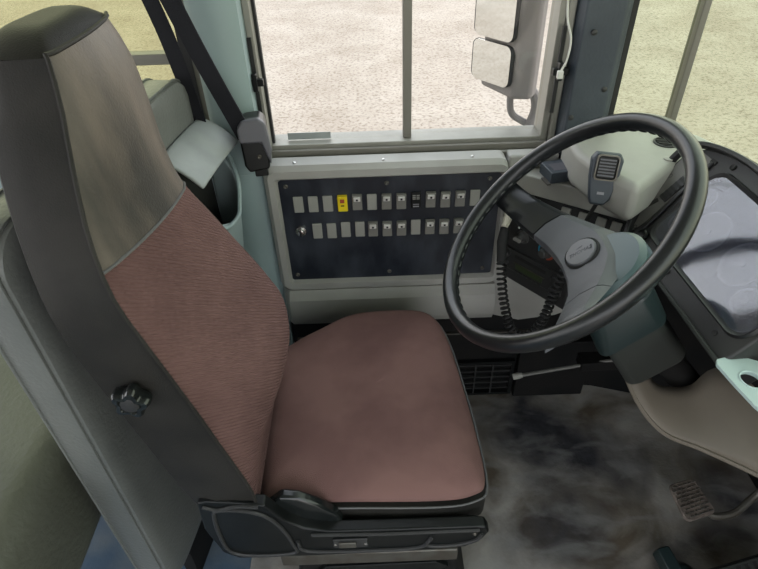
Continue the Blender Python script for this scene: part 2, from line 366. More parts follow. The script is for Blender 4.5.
# switches: prototypes in local coordinates, copied with their lenses
def put(proto, a, b, first):
    o = proto if first else proto.copy()
    if not first: C.objects.link(o)
    o.parent = con
    m = Matrix((tuple(FW.u)+(0,), tuple(FW.v)+(0,), tuple(FW.n)+(0,), (0, 0, 0, 1))).transposed()
    o.matrix_local = Matrix.Translation(FW.p(a, b, -.004)-V(con.location)) @ m
    if not first:
        for ch in proto.children:
            c = ch.copy(); C.objects.link(c); c.parent = o
    return o
blank = G().box((-.0115, -.021, 0), (.0115, .021, .005)).build('blank_plate', 'switch_grey', bevel=.002)
rock = G().prism(F((0, 0, 0), (0, 1, 0), (0, 0, 1), (1, 0, 0)), [(-.021, 0), (.021, 0), (.021, .012), (.004, .006), (-.021, .005)], -.0115, .0115).build('rocker_switch', 'switch_clear', bevel=.0015)
G().prism(F((0, 0, 0), (0, 1, 0), (0, 0, 1), (1, 0, 0)), [(.004, .0062), (.0185, .0113), (.0185, .0165), (.005, .011)], -.008, .008).build('switch_cap', 'switch_top', rock, bevel=.0015)
G().box((-.0022, .009, .0125), (.0022, .0135, .0152)).build('indicator', 'rubber', rock)
yel = G().prism(F((0, 0, 0), (0, 1, 0), (0, 0, 1), (1, 0, 0)), [(-.021, 0), (.021, 0), (.021, .014), (.004, .009), (-.021, .008)], -.0115, .0115).build('rocker_switch', 'yellow', bevel=.002, label='yellow rocker switch')
G().box((-.005, .005, .0095), (.005, .0145, .0137)).build('indicator', 'red_dot', yel, bevel=.001)
G().box((-.004, -.006, .008), (.004, -.003, .0092)).build('symbol', 'rubber', yel)
blk = G().box((-.0115, -.021, 0), (.0115, .021, .006)).build('rocker_switch', 'plastic_black', bevel=.002, label='black rocker switch with white markings')
for q in range(3): G().box((-.008, .012-q*.0045, .006), (-.001, .0145-q*.0045, .0065)).box((.001, .012-q*.0045, .006), (.008, .0145-q*.0045, .0065)).build('marking', 'switch_grey', blk, smooth=False)
G().box((-.007, -.0175, .006), (.007, -.014, .0066)).box((-.007, -.011, .006), (.007, -.009, .0066)).build('marking', 'tick', blk, smooth=False)
row1 = 'bbbyrbrrkrrrb'; row2 = ' bbbbrrrbrrrb'
fst = {}
P_ = {'b': blank, 'r': rock, 'y': yel, 'k': blk}
for i in range(13):
    for row, z in ((row1, .7235), (row2, .6485)):
        ch = row[i]
        if ch == ' ': continue
        put(P_[ch], -.181+i*.0343+(.003 if (row is row2 and i < 5) else 0), z+random.uniform(-.0012, .0012), ch not in fst); fst[ch] = 1
G().lathe(FW, [(.013, -.004), (.013, .003), (.009, .004), (.0085, .010), (.006, .011)], 20, (-.183, .650)).build('key_switch', 'chrome', con)
G().box((-.185, .643, .011), (-.181, .657, .014), FW).build('key_slot', 'rubber', con)

# ---------------------------------------------------------------- corner console with the radio
cor = thing('corner_console', 'pale grey angled corner console with black switch strip and car radio', 'control panel', (.42, 1.1, .36))
# ledge body: plan polygon
U37 = V((.26, -.19, 0)).normalized()
def cp(u, off=0):  # point on the corner plane in plan, off = towards the driver
    p = V((.30, 1.172, 0))+U37*u + V((-.59, -.807, 0))*off; return (p.x, p.y)
plan = [cp(0), cp(.34), (.64, 1.05), (.60, 1.18), (.302, 1.18)]
G().prism(W0, plan, .742, .788).build('ledge', 'desk', cor, bevel=.012, seg=4)
FC = F((.30, 1.172, 0), U37, (0, 0, 1), (-.59, -.807, 0))
# strip: recessed black panel, leaning back
FS = F((.30, 1.172, .676), U37, V((.59*.45, .807*.45, .9)), V((-.59, -.807, .45)))
G().box((.004, 0, -.02), (.335, .070, -.004), FS).build('strip_panel', 'plastic_black', cor, bevel=.002)
for a in (.072, .145, .185, .225, .258): G().box((a-.011, .012, -.004), (a+.011, .052, .003), FS).build('blank_plate', 'switch_grey', cor, bevel=.002)
for a in (.285, .315): screw(FS, a, .035, -.004, .004, cor)
# lower shell
sh = [[V((*cp(u+.003, off), z)) for off, z in ((-.05, zb), (0, zb), (.012, zb+.03), (.012, .60), (.0, .672), (-.05, .674))] for u, zb in ((0.001, .352), (.08, .37), (.17, .43), (.26, .52), (.33, .60))]
G().loft(sh).build('lower_shell', 'console', cor)
# radio pod, turned towards the driver
FR = F((.306, 1.158, 0), (.62, -.785, 0), (0, 0, 1), (-.785, -.62, 0))
G().prism(F((0, 0, 0), (1, 0, 0), (0, 1, 0)), [(.306, 1.165), (.306, 1.158), (.306+.62*.2, 1.158-.785*.2), (.306+.62*.2+.06, 1.158-.785*.2+.04), (.44, 1.09)], .505, .688).build('radio_pod', 'gauge_panel', cor, bevel=.006)
rad = G().box((.008, .540, .0), (.188, .600, .007), FR).build('radio', 'gauge_panel', cor, bevel=.003, label='black car radio with green display')
G().box((.055, .552, .007), (.135, .566, .008), FR).build('display', 'lcd', rad)
G().box((.050, .582, .007), (.140, .590, .008), FR).build('cassette_slot', 'rubber', rad)
G().box((.050, .5675, .007), (.140, .570, .0085), FR).build('trim_line', 'steel_worn', rad)
for q in range(6): G().box((.055+q*.0135, .543, .007), (.065+q*.0135, .548, .009), FR).build('button', 'gauge_panel', rad, bevel=.0008)
for a, b in ((.026, .585), (.026, .556), (.170, .585), (.170, .556)): G().lathe(FR, [(.010, .007), (.010, .016), (.008, .018)], 18, (a, b)).build('knob', 'gauge_panel', rad)
M['knob_grey'] = mat('knob_grey', (.06, .06, .058), .4)
kn = G().lathe(FR, [(.017, .0), (.017, .004), (.011, .006), (.010, .018), (.008, .020)], 20, (.060, .644)).build('knob', 'knob_grey', cor)
G().box((.050, .641, .019), (.070, .648, .026), FR).build('pointer', 'switch_grey', kn, bevel=.0015)
for a, b, m in ((.045, .662, 'white_cable'), (.060, .667, 'white_cable'), (.075, .662, 'white_cable')): G().box((a-.002, b-.002, 0), (a+.002, b+.002, .0015), FR).build('marking', m, cor)
kn2 = G().lathe(FR, [(.017, .0), (.017, .004), (.011, .006), (.010, .018), (.008, .020)], 20, (.128, .638)).build('knob', 'knob_grey', cor)
def arc(fr, c, r0, r1, a0, a1, h0, h1, m, name, parent):
    n = 14; o = [(c[0]+r1*math.cos(R(a0+(a1-a0)*k/n)), c[1]+r1*math.sin(R(a0+(a1-a0)*k/n))) for k in range(n+1)]
    i = [(c[0]+r0*math.cos(R(a0+(a1-a0)*k/n)), c[1]+r0*math.sin(R(a0+(a1-a0)*k/n))) for k in range(n+1)]
    g = G()
    for k in range(n): g.prism(fr, [o[k], o[k+1], i[k+1], i[k]], h0, h1)
    return g.build(name, m, parent, smooth=False)
arc(FR, (.128, .638), .0165, .0225, 80, 260, 0, .0012, 'cyan', 'cold_marking', cor)
arc(FR, (.128, .638), .0165, .0225, -80, 60, 0, .0012, 'red_dot', 'hot_marking', cor)
G().lathe(FR, [(.012, .0), (.012, .004), (.009, .008)], 20, (.172, .634)).build('knob', 'red_dot', cor)

# ---------------------------------------------------------------- dashboard: desk top, cluster, knee panel
dash = thing('dashboard', 'pale grey dashboard with black instrument cluster in front of the steering wheel', 'dashboard', (.75, .8, .4))
# cluster frame: origin lower far corner, a towards the camera, b up the slope
A0 = V((.5, .934, .747)); UX = V((.047, -.999, 0)).normalized()
FD = F(A0, UX, V((math.cos(R(50)), 0, math.sin(R(50)))))
if FD.n.x > 0: FD.n = -FD.n
# desk top
dk = [(.418, 1.182), (.53, 1.195), (.64, 1.190), (.70, 1.145), (.735, 1.06), (.76, .95), (.775, .80), (.74, .80), (.635, 1.045), (.565, .99), (.484, .920), (.436, 1.005), (.415, 1.08)]
G().prism(W0, dk, .790, .872).build('desk_top', 'desk', dash, bevel=.018, seg=4)
vg = G().lathe(F((.612, 1.105, 0), (1, 0, 0), (0, 1, 0)), [(.026, .8715), (.026, .874), (.023, .8755), (.021, .8735)], 28).build('air_vent', 'gauge_panel', dash)
for q in range(-2, 3): 
    hw = math.sqrt(.021**2-(q*.0075)**2)
    G().box((.612-hw, 1.105+q*.0075-.0016, .8735), (.612+hw, 1.105+q*.0075+.0016, .8765)).build('vent_slat', 'rubber', vg)
G().lathe(F((.585, 1.03, 0), (1, 0, 0), (0, 1, 0)), [(.009, .8715), (.009, .8745), (.006, .8755)], 16).build('cap', 'desk', dash)
G().lathe(F((.462, .977, .84), (.76, -.65, 0), (0, 0, 1), (-.65, -.76, 0)), [(.0065, -.004), (.0065, .004), (.002, .004)], 14).build('hole_plug', 'rubber', dash)
# cluster body slab with rounded brow
body = [(-.002, -.004), (.340, -.004), (.340, .235), (.02, .235), (-.055, .215), (-.088, .185), (-.085, .14), (-.045, .045), (-.012, .0)]
G().prism(FD, body, -.09, .0).build('cluster_body', 'gauge_panel', dash, bevel=.006, seg=3)
# raised outer rim
def strip(fr, pts, w_, h0, h1, closed=False):
    pts = catmull([(a, b, 0) for a, b in pts], 6, closed); g = G(); L1 = []
    N = len(pts)
    for i, p in enumerate(pts):
        t = (pts[min(i+1, N-1)]-pts[max(i-1, 0)]) if not closed else pts[(i+1) % N]-pts[i-1]
        t.normalize(); s_ = V((-t.y, t.x, 0))*w_/2
        L1.append([fr.p(p.x-s_.x, p.y-s_.y, h0), fr.p(p.x-s_.x, p.y-s_.y, h1), fr.p(p.x+s_.x, p.y+s_.y, h1), fr.p(p.x+s_.x, p.y+s_.y, h0)])
    if closed: L1.append(L1[0])
    return g.loft(L1, caps=not closed)
strip(FD, [(.0, .0), (-.02, .018), (-.048, .055), (-.085, .14), (-.089, .185), (-.06, .213), (.02, .232), (.12, .236), (.340, .236)], .010, -.002, .014).build('brow_rim', 'gauge_rim', dash, bevel=.003)
strip(FD, [(.0, .0), (.2, .0), (.340, .0)], .007, -.002, .008).build('lower_rim', 'column_low', dash, bevel=.002)
strip(FD, [(.003, .012), (.003, .06), (-.006, .13), (-.012, .20)], .008, -.001, .006).build('divider', 'gauge_rim', dash, bevel=.002)
M['gauge_light'] = mat('gauge_light', (.14, .136, .128), .5)
G().prism(FD, [(-.014, .014), (-.040, .055), (-.076, .14), (-.079, .18), (-.055, .203), (-.020, .203), (-.012, .12), (-.006, .05)], .0, .0016).build('wing_plate', 'gauge_light', dash)
# wing details
for a, b in ((-.022, .022), (-.062, .135), (-.05, .082), (-.015, .026)): G().lathe(FD, [(.0042, 0), (.0042, .002), (.0015, .001)], 12, (a, b)).build('screw', 'rubber', dash)
strip(FD, [(-.043, .056), (-.032, .090)], .009, -.0005, .0035).build('slot', 'rubber', dash, bevel=.001)
G().box((-.036, .095, 0), (-.014, .150, .0045), FD).build('side_vent', 'gauge_rim', dash, bevel=.001)
for q in range(5): G().box((-.034, .099+q*.0105, .0045), (-.016, .104+q*.0105, .006), FD).build('slat', 'rubber', dash)
G().lathe(FD, [(.011, 0), (.011, .006), (.008, .008)], 18, (-.03, .17)).build('knob', 'rubber', dash)
for q in ((-.052, .176), (-.02, .198)): G().box((q[0], q[1], 0), (q[0]+.014, q[1]+.008, .003), FD).build('indicator', 'rubber', dash)
G().lathe(FD, [(.011, 0), (.011, .008), (.009, .010)], 16, (.02, .028)).build('button', 'plastic_gloss', dash)
for a in (.02, .10, .26):
    G().lathe(FD, [(.0045, 0), (.0045, .002), (.002, .001)], 12, (a+.03, .022)).build('screw', 'rubber', dash)
for a, b in ((.03, .215), (.24, .217)): G().lathe(FD, [(.0055, 0), (.0055, .003), (.002, .0015)], 12, (a, b)).build('screw', 'rubber', dash)
# gauge face under a clear curved lens
rim_o = rrect(.012, .034, .332, .206, .034, 7); rim_i = rrect(.022, .044, .324, .196, .028, 7)
g = G(); g.loft([[FD.p(a, b, .0) for a, b in rim_o], [FD.p(a, b, .006) for a, b in rrect(.015, .037, .329, .203, .032, 7)], [FD.p(a, b, .001) for a, b in rim_i]], caps=False)
g.build('lens_bezel', 'gauge_rim', dash)
gf = G().prism(FD, rim_i, .0003, .0012).build('gauge_face', 'gauge_face', dash)
def dial(c, r, ticks):
    arc(FD, c, r-.003, r, 0, 360, .0012, .002, 'tick', 'dial_ring', gf)
    G().lathe(FD, [(r*.92, .0012), (r*.92, .0016)], 28, c).build('dial', 'dial', gf)
    g = G()
    for k in range(ticks):
        a = R(-130+k*260/(ticks-1)); ca, sa = math.cos(a), math.sin(a)
        t = V((ca, sa)); s_ = V((-sa, ca))*.0009
        q = [(c[0]+t.x*r*f+s_.x*e, c[1]+t.y*r*f+s_.y*e) for f, e in ((.78, 1), (.9, 1), (.9, -1), (.78, -1))]
        g.prism(FD, q, .0016, .0021)
    g.build('tick_marks', 'tick', gf, smooth=False)
    g = G(); g.prism(FD, [(c[0]-.002, c[1]), (c[0]-r*.7, c[1]-r*.35), (c[0], c[1]-.003)], .0022, .003); g.lathe(FD, [(.005, .0022), (.005, .004)], 14, c)
    g.build('needle', 'tick', gf, smooth=False)
dial((.115, .115), .040, 14); dial((.215, .118), .040, 14); dial((.275, .15), .024, 8); dial((.275, .085), .024, 8); dial((.05, .15), .02, 8); dial((.05, .09), .02, 8)
G().prism(FD, rrect(.0222, .0442, .3238, .1958, .028, 7), .0048, .0056).build('lens', 'lens', dash)
# dark firewall structure under the cluster
G().box((.98, .2, .0005), (1.02, 1.00, .42)).build('firewall_panel', 'lower_dark', dash, bevel=.01)
G().prism(F((0, .93, 0), (1, 0, 0), (0, 0, 1), (0, -1, 0)), [(.66, .62), (.58, .70), (.56, .745), (.66, .80), (.745, .80), (.76, .62)], -.05, .33).build('lower_structure', 'lower_dark', dash, bevel=.006)
# knee panel: curved sheet
bot = [(.455, .862, .60), (.475, .80, .565), (.500, .722, .51), (.540, .672, .475), (.600, .64, .465), (.66, .60, .46), (.72, .56, .45), (.80, .50, .44)]
top = [(.466, .866, .612), (.500, .805, .580), (.535, .755, .530), (.570, .745, .520), (.610, .745, .525), (.650, .755, .56), (.72, .73, .57), (.80, .70, .57)]
ca_ = catmull(bot, 4); cb_ = catmull(top, 4)
lo = []
for a, b in zip(ca_, cb_):
    mid = (a+b)/2 + V((-.012, -.030, -.004)); L1 = []
    for k in range(7):
        t = k/6; L1.append(a*(1-t)**2+mid*2*t*(1-t)+b*t*t)
    lo.append(L1)
G().loft(lo, caps=False, closed=False).build('knee_panel', 'knee', dash, solid=.006)
G().tube([p+V((-.002, 0, 0)) for p in ca_], .005, 8).build('panel_lip', 'knee', dash)
# ---------------------------------------------------------------- cup plate
cup = thing('cup_holder', 'pale turquoise cup holder plate with round hole under the instrument cluster', 'cup holder', (.56, .53, .74))
hole = []; out = []
for k in range(32):
    a = 2*PI*k/32; hole.append((.5395+.0145*math.cos(a), .5535+.016*math.sin(a)))
pg = [(.504, .596), (.53, .602), (.555, .598), (.580, .585), (.66, .55), (.66, .42), (.56, .42), (.520, .505), (.512, .545)]
# outer outline resampled by angle around the hole centre
def ray_hit(c, a, poly):
    d = V((math.cos(a), math.sin(a))); best = None
    for i in range(len(poly)):
        p = V(poly[i]); q = V(poly[(i+1) % len(poly)]); e = q-p; den = d.x*e.y-d.y*e.x
        if abs(den) < 1e-9: continue
        t = ((p.x-c[0])*e.y-(p.y-c[1])*e.x)/den; s_ = ((p.x-c[0])*d.y-(p.y-c[1])*d.x)/den
        if t > 0 and -1e-6 <= s_ <= 1+1e-6 and (best is None or t < best): best = t
    return (c[0]+d.x*best, c[1]+d.y*best)
out = [ray_hit((.5395, .5535), 2*PI*k/32, pg) for k in range(32)]
G().ringprism(W0, out, hole, .750, .756).build('plate', 'cup', cup, bevel=.001)
G().tube([(.5395+.0155*math.cos(2*PI*k/32), .5535+.017*math.sin(2*PI*k/32),   .7565) for k in range(32)], .0014, 6, closed=True).build('hole_rim', 'cup', cup)
G().box((.60, .46, .64), (.655, .55, .7465)).build('bracket', 'lower_dark', cup)

# ---------------------------------------------------------------- steering wheel and column
TW = R(42.6); WC = V((.294, .789, .88)); WN = V((-math.sin(TW), 0, math.cos(TW)))
FWH = F(WC, (0, -1, 0), V((math.cos(TW), 0, math.sin(TW))), WN)
sw = thing('steering_wheel', 'large black two spoke steering wheel in front of the maroon driver seat', 'steering wheel', tuple(WC-WN*.12))
g = G(); RR = .2215; loops = []
for k in range(96):
    a = 2*PI*k/96; ca, sa = math.cos(a), math.sin(a); lp = []
    grip = .0006*math.sin(a*48) if k % 2 else 0
    for j in range(14):
        b = 2*PI*j/14; rr = .0140*math.cos(b); hh = .0160*math.sin(b)
        lp.append(FWH.p((RR+rr)*ca, (RR+rr)*sa, hh))
    loops.append(lp)
loops.append(loops[0])
g.loft(loops, caps=False).build('rim', 'wheel', sw)
# finger bumps on the inner/under side of the rim
g = G()
for k in range(60):
    a = 2*PI*k/60; c = FWH.p((RR-.0080)*math.cos(a), (RR-.0085)*math.sin(a), -.006)
    t = (-FWH.u*math.sin(a)+FWH.v*math.cos(a))
    g.tube([c-t*.010, c-t*.005, c+t*.005, c+t*.010], [.005, .0066, .0066, .005], 8)
g.build('finger_grips', 'wheel', sw, sub=1)
st = [(0, .046, -.040, .080), (.035, .043, -.042, .079), (.07, .026, -.048, .073), (.10, .010, -.058, .062), (.13, -.006, -.068, .048), (.16, -.020, -.076, .032), (.19, -.031, -.084, .018), (.215, -.038, -.092, .006)]
stf = [(-u, a, b, r) for u, a, b, r in reversed(st[1:])]+st
def padloop(u, vt, vb, rec, near):
    ex = .024*max(0, 1-abs(u)/.20)
    dz = .035*max(.25, 1-abs(u)/.23)
    pts = [(vb-ex*.3, -rec-dz), (vb-.002, -rec-.008), (vb+.004, -rec-.001), ((vt+vb)/2, -rec+.003), (vt-.004, -rec-.001), (vt+.004, -rec-.008), (vt+ex, -rec-dz)]
    return [FWH.p(u, v, h) for v, h in pts]
def pad_seg(sts): return G().loft([padloop(*s_, 1) for s_ in sts])
def interp(lst, a, b, n):
    out_ = []
    for k in range(n+1):
        u = a+(b-a)*k/n
        for i in range(len(lst)-1):
            if lst[i][0]-1e-9 <= u <= lst[i+1][0]+1e-9:
                t = (u-lst[i][0])/(lst[i+1][0]-lst[i][0]); out_.append(tuple([u]+[lst[i][j]*(1-t)+lst[i+1][j]*t for j in (1, 2, 3)])); break
    return out_
pad_seg(interp(stf, -.103, .103, 22)).build('hub_pad', 'hub', sw)
pad_seg(interp(stf, -.215, -.105, 10)).build('spoke', 'wheel', sw)
pad_seg(interp(stf, .105, .215, 10)).build('spoke', 'hub', sw, label='grey spoke nearest the camera')
# horn button
hc = FWH.p(0, .003, -.0775); FH = F(hc, FWH.u, FWH.v, FWH.n)
G().lathe(FH, [(.0325, -.004), (.0325, .001), (.0305, .0025), (.0295, .001)], 36).build('button_ring', 'rubber', sw)
M['button'] = mat('button', (.11, .115, .125), .4)
hb = G().lathe(FH, [(.0285, -.002), (.0285, .0035), (.0265, .0055), (.012, .0068), (.002, .007)], 36).build('horn_button', 'button', sw)
text('emblem', 'THOMAS', .0105, F(hc, FWH.v+FWH.u*.15, -FWH.u, FWH.n), 0, -.003, .0068, 'panel_dark', hb, slant=.3)
G().prism(F(hc, FWH.v+FWH.u*.15, -FWH.u, FWH.n), [(-.006, .0055), (.005, .0065), (.007, .0095), (-.001, .008)], .0060, .0072).build('emblem_wing', 'panel_dark', hb, smooth=False)
# column
FK = F(WC-WN*.10, FWH.u, FWH.v, WN)
col = thing('steering_column', 'dark teal steering column housing behind the steering wheel hub', 'steering column', tuple(WC-WN*.38))
G().lathe(FK, [(.060, -.030), (.064, -.020), (.064, .0), (.056, .010), (.04, .012)], 40, (.034, .030)).build('upper_collar', 'hub_teal', col)
def rbox(fr, a0, b0, a1, b1, r): return [fr.p(a, b, 0) for a, b in rrect(a0, b0, a1, b1, r, 5)]
def sh_(fr, dims): return [[fr.p(a, b, h) for a, b in rrect(a0, b0, a1, b1, r, 5)] for h, a0, b0, a1, b1, r in dims]
G().loft(sh_(FK, [(-.118, -.020, -.072, .102, .045, .02), (-.112, -.024, -.077, .108, .051, .022), (-.04, -.022, -.058, .108, .066, .03), (-.025, -.014, -.045, .098, .06, .03)])).build('switch_housing', 'column', col)
G().loft(sh_(FK, [(-.24, -.025, -.080, .088, .030, .02), (-.23, -.030, -.085, .093, .035, .02), (-.1185, -.016, -.066, .098, .038, .02)])).build('lower_shroud', 'column_low', col)
G().tube([FK.p(.0, -.01, -.2), FK.p(0, -.02, -.42)], .03, 16).build('shaft', 'lower_dark', col)
# stalk
sp0 = FK.p(-.05, .01, -.008); sp1 = V((.345, .93, .838))
dirn = (V((.358, .965, .792))-V((.395, .83, .80))).normalized()
FT = F(V((.395, .83, .800)), dirn, (0, 0, 1))
G().loft([[FT.p(a, hy*math.cos(t), hz*math.sin(t)) for t in [2*PI*k/16 for k in range(16)]] for a, hy, hz in ((-.02, .009, .008), (.0, .011, .009), (.02, .0135, .011), (.085, .0150, .013), (.118, .0150, .013), (.122, .012, .010))]).build('indicator_stalk', 'hub_teal', col)
g = G()
for k in range(3): g.box((.035+k*.012, .004, .0135), (.042+k*.012, .007, .0145), FT)
g.build('stalk_marking', 'tick', col, smooth=False)
# small lever at low left of the column + its rod
M['hole_metal'] = mat('hole_metal', (.12, .12, .11), .4)
lev = thing('adjuster_lever', 'thin dark lever rod with knobbed end below the steering wheel', 'lever', (.45, 1.0, .30))
G().tube([(.344, 1.0, .284), (.56, .985, .345), (.60, .98, .355)], .0045, 8).build('rod', 'hole_metal', lev)
G().tube([(.338, 1.0, .282), (.350, 1.0, .2855), (.362, .999, .289)], [.008, .0085, .006], 10).build('end_fitting', 'switch_grey', lev)
G().box((.5, .978, .318), (.66, 1.02, .345)).build('rod_guide', 'lower_dark', lev, bevel=.002)

# ---------------------------------------------------------------- pedals
br = thing('brake_pedal', 'worn metal brake pedal with cross-ridged pad on curved arm', 'pedal', (.75, .75, .1))
FP = F((.744, .750, .09), V((.93, .25, 0)), V((-.12, .9, .25)))
pad = rrect(-.042, -.045, .042, .045, .014, 4)
pad = [(a*(1.0-.12*(b > 0)), b) for a, b in pad]
pb = G().prism(FP, pad, 0, .010).build('pad', 'pedal', br, bevel=.003)
g = G()
for k in range(9):
    for j in range(6):
        a = -.034+j*.0136+(.0034 if k % 2 else -.0034); b = -.036+k*.009
        if abs(a) < .037: g.box((a-.005, b-.0012, .010), (a+.005, b+.0012, .0135), FP)
g.build('tread_ridges', 'steel_worn', pb)
G().tube(catmull([(.778, .725, .078), (.795, .712, .078), (.84, .715, .088), (.90, .745, .12), (.97, .76, .20)], 6), .009, 10).build('arm', 'steel_worn', br)
ac = thing('accelerator_pedal', 'black ribbed accelerator treadle at the lower right edge of the floor', 'pedal', (.80, .57, .0))
FA = F((.80, .555, .075), V((.95, .22, 0)), V((-.2, .9, .35)))
ab = G().prism(FA, rrect(-.10, -.10, .10, .05, .01, 3), -.012, 0).build('treadle', 'rubber', ac, bevel=.002)
g = G()
for k in range(9): g.box((-.094+k*.0215, -.094, 0), (-.086+k*.0215, .045, .006), FA)
for k in range(6): g.box((-.094, -.09+k*.026, 0), (.094, -.085+k*.026, .0058), FA)
g.build('tread_ribs', 'column_low', ab)
G().box((.76, .5, .0005), (.84, .58, .05)).build('base', 'lower_dark', ac, bevel=.004)
flv = thing('floor_valve', 'rounded dark teal pedal boss standing on the floor left of the accelerator', 'pedal', (.66, .60, .0))
G().lathe(F((.665, .585, .0), (1, 0, 0), (0, 1, 0)), [(.040, .0008), (.042, .03), (.036, .055), (.022, .068), (.004, .071)], 28).build('dome', 'column', flv)
G().prism(F((.645, .615, .07), (1, .25, 0), (-.25, 1, .2)), rrect(-.018, -.03, .014, .030, .006, 3), -.03, .006).build('lug', 'column', flv, bevel=.004)

# ---------------------------------------------------------------- heater grille on lower wall
ht = thing('heater_grille', 'dusty black heater grille low on the side wall beside the floor', 'heater', (.32, 1.18, .0))
FHt = F((0, 1.1945, 0), (1, 0, 0), (0, 0, 1), (0, -1, 0))
G().ringprism(FHt, rrect(.17, .003, .40, .150, .004, 2), rrect(.18, .013, .390, .140, .003, 2), 0.0003, .014).build('frame', 'plastic_black', ht)
g = G()
for k in range(5): g.box((.18, .030+k*.025, .002), (.39, .034+k*.025, .012), FHt)
for k in range(3): g.box((.228+k*.052, .013, .0125), (.232+k*.052, .140, .016), FHt)
g.build('grille_bars', 'gauge_panel', ht)
struct(G().box((-.24, 1.186, .262), (.62, 1.1948, .267)).build('trim_8', 'steel_worn', smooth=False))
struct(G().box((.405, 1.17, .0005), (.62, 1.1948, .23)).build('trim_9', 'lower_dark', bevel=.004))

# ---------------------------------------------------------------- DRIVER SEAT
seat = thing('driver_seat', 'high-backed driver seat with maroon fabric cushion and dark vinyl sides', 'seat', (-.1, .77, 0))
# rows: z, near y, far y, front x at near seam, bulge, rear x
rows = [(.535, .505, .90, -.212, .000, -.322), (.60, .500, .91, -.212, .006, -.335), (.66, .500, .925, -.224, .045, -.348), (.72, .500, .925, -.238, .062, -.360), (.78, .500, .915, -.251, .050, -.372),
        (.85, .500, .895, -.268, .034, -.386), (.92, .502, .872, -.287, .024, -.400), (.985, .512, .852, -.309, .016, -.410), (1.05, .540, .846, -.325, .020, -.422), (1.12, .573, .842, -.331, .022, -.430), (1.18, .603, .834, -.334, .018, -.436), (1.225, .618, .812, -.337, .008, -.425)]
def row_at(z):
    for i in range(len(rows)-1):
        if rows[i][0] <= z <= rows[i+1][0]+1e-9:
            t = (z-rows[i][0])/(rows[i+1][0]-rows[i][0])
            # smooth via catmull on each value
            p0 = rows[max(i-1, 0)]; p1 = rows[i]; p2 = rows[i+1]; p3 = rows[min(i+2, len(rows)-1)]
            return [.5*((2*b)+(c-a)*t+(2*a-5*b+4*c-d)*t*t+(3*b-a-3*c+d)*t**3) for a, b, c, d in zip(p0, p1, p2, p3)]
    return rows[-1]
NF = 14
def front_pt(r, s):       # s 0 near .. 1 far
    z, yn, yf, xf, bu, xr = r
    y = yn+(yf-yn)*s; x = xf+bu*(math.sin(PI*min(1, max(0, s)))**.8)*(1.0+.35*s)
    if s > .8: x -= (.075 if z < .93 else max(.012, .075-.45*(z-.93)))*((s-.8)/.2)**2
    return V((x, y, z))
def back_loop(r, inset=0, dz=0):
    z, yn, yf, xf, bu, xr = r
    fr = [front_pt(r, k/NF) for k in range(NF+1)]
    xs = fr[-1].x
    side_f = [V((xs-(xs-xr-.03)*k/3, yf+.004*(k == 1), z)) for k in (1, 2, 3)]
    rear = [V((xr+.018, yf-.03, z)), V((xr+.010, (yn+yf)/2, z)), V((xr, yn+.03, z))]
    side_n = [V((xr+.015, yn+.008, z)), V((xr+(xf-xr)*.5, yn-.004, z)), V((xf-.012, yn-.001, z))]
    L1 = fr+side_f+rear+side_n
    if inset:
        c = V(((xf+xr)/2, (yn+yf)/2, z)); L1 = [c+(p-c)*(1-inset)+V((0, 0, dz)) for p in L1]
    return L1
SE = .985
zs_low = [.535+(SE-.535)*k/18 for k in range(19)]; zs_hi = [SE+(1.225-SE)*k/9 for k in range(10)]
def seamz(s, z):  # the vinyl/fabric seam dips slightly in the middle of the face
    return z
# shell: sides + rear (all levels)
g = G(); L1 = []
for z in zs_low+zs_hi[1:]:
    lp = back_loop(row_at(z)); L1.append(lp[NF:]+[lp[0]])
g.loft(L1, caps=False, closed=False)
# bottom cap
g.add(back_loop(row_at(.535)), [tuple(range(len(back_loop(row_at(.535)))))])
# crown: rounded top
top_r = row_at(1.225); crown = [back_loop(top_r)]
for q in (.03, .08, .15, .25, .38, .52, .68, .84, .97): crown.append(back_loop(top_r, q, .020*math.sin(min(1, q/.55)*PI/2)))
g2 = G(); g2.loft(crown, caps=False); g2.add(crown[-1], [tuple(range(len(crown[-1])))])
bk = g.build('backrest', 'vinyl_dark', seat)
g2.build('headrest_crown', 'vinyl_dark', bk, sub=1)
def zt(z, s_): return z+(.028-.042*s_)*max(0, 1-abs(z-SE)/(.24 if z > SE else .30))
G().loft([[front_pt(row_at(zt(z, k/NF)), k/NF) for k in range(NF+1)] for z in zs_hi], caps=False, closed=False).build('headrest_face', 'vinyl_head', bk, label='brown-grey headrest face with painted highlight streaks')
G().loft([[front_pt(row_at(zt(z, k/NF)), k/NF) for k in range(NF+1)] for z in zs_low], caps=False, closed=False).build('backrest_fabric', 'fabric', bk, label='maroon ribbed fabric face')
off = V((.002, -.0015, 0))
G().tube([front_pt(row_at(z), 0)+off for z in zs_low+zs_hi[1:]]+[p+V((0, 0, .003)) for p in (front_pt(top_r, 0),)]+[front_pt(top_r, k/NF)+V((.001, 0, .002)) for k in range(1, NF)], .0028, 6).build('piping', 'vinyl_dark', bk)
G().tube([front_pt(row_at(zt(SE, k/NF)), k/NF)+V((.001, 0, 0)) for k in range(NF+1)], .0022, 6).build('seam', 'piping', bk)
# knob on near side
FKn = F((-.320, .498, .842), (1, 0, 0), (0, 0, 1), (0, -1, 0))
star = []
for k in range(60):
    a = 2*PI*k/60; star.append((.0215+.0038*math.cos(5*a))) 
lo = [[FKn.p(star[k]*s_*math.cos(2*PI*k/60), star[k]*s_*math.sin(2*PI*k/60), h) for k in range(60)] for s_, h in ((.6, -.002), (.95, .006), (1, .012), (1, .020), (.88, .025), (.60, .026), (.52, .0225), (.05, .0225))]
G().loft(lo).build('recline_knob', 'plastic_gloss', seat)
G().lathe(FKn, [(.012, .0225), (.012, .0245), (.010, .0255)], 20).build('knob_cap', 'gauge_panel', seat)
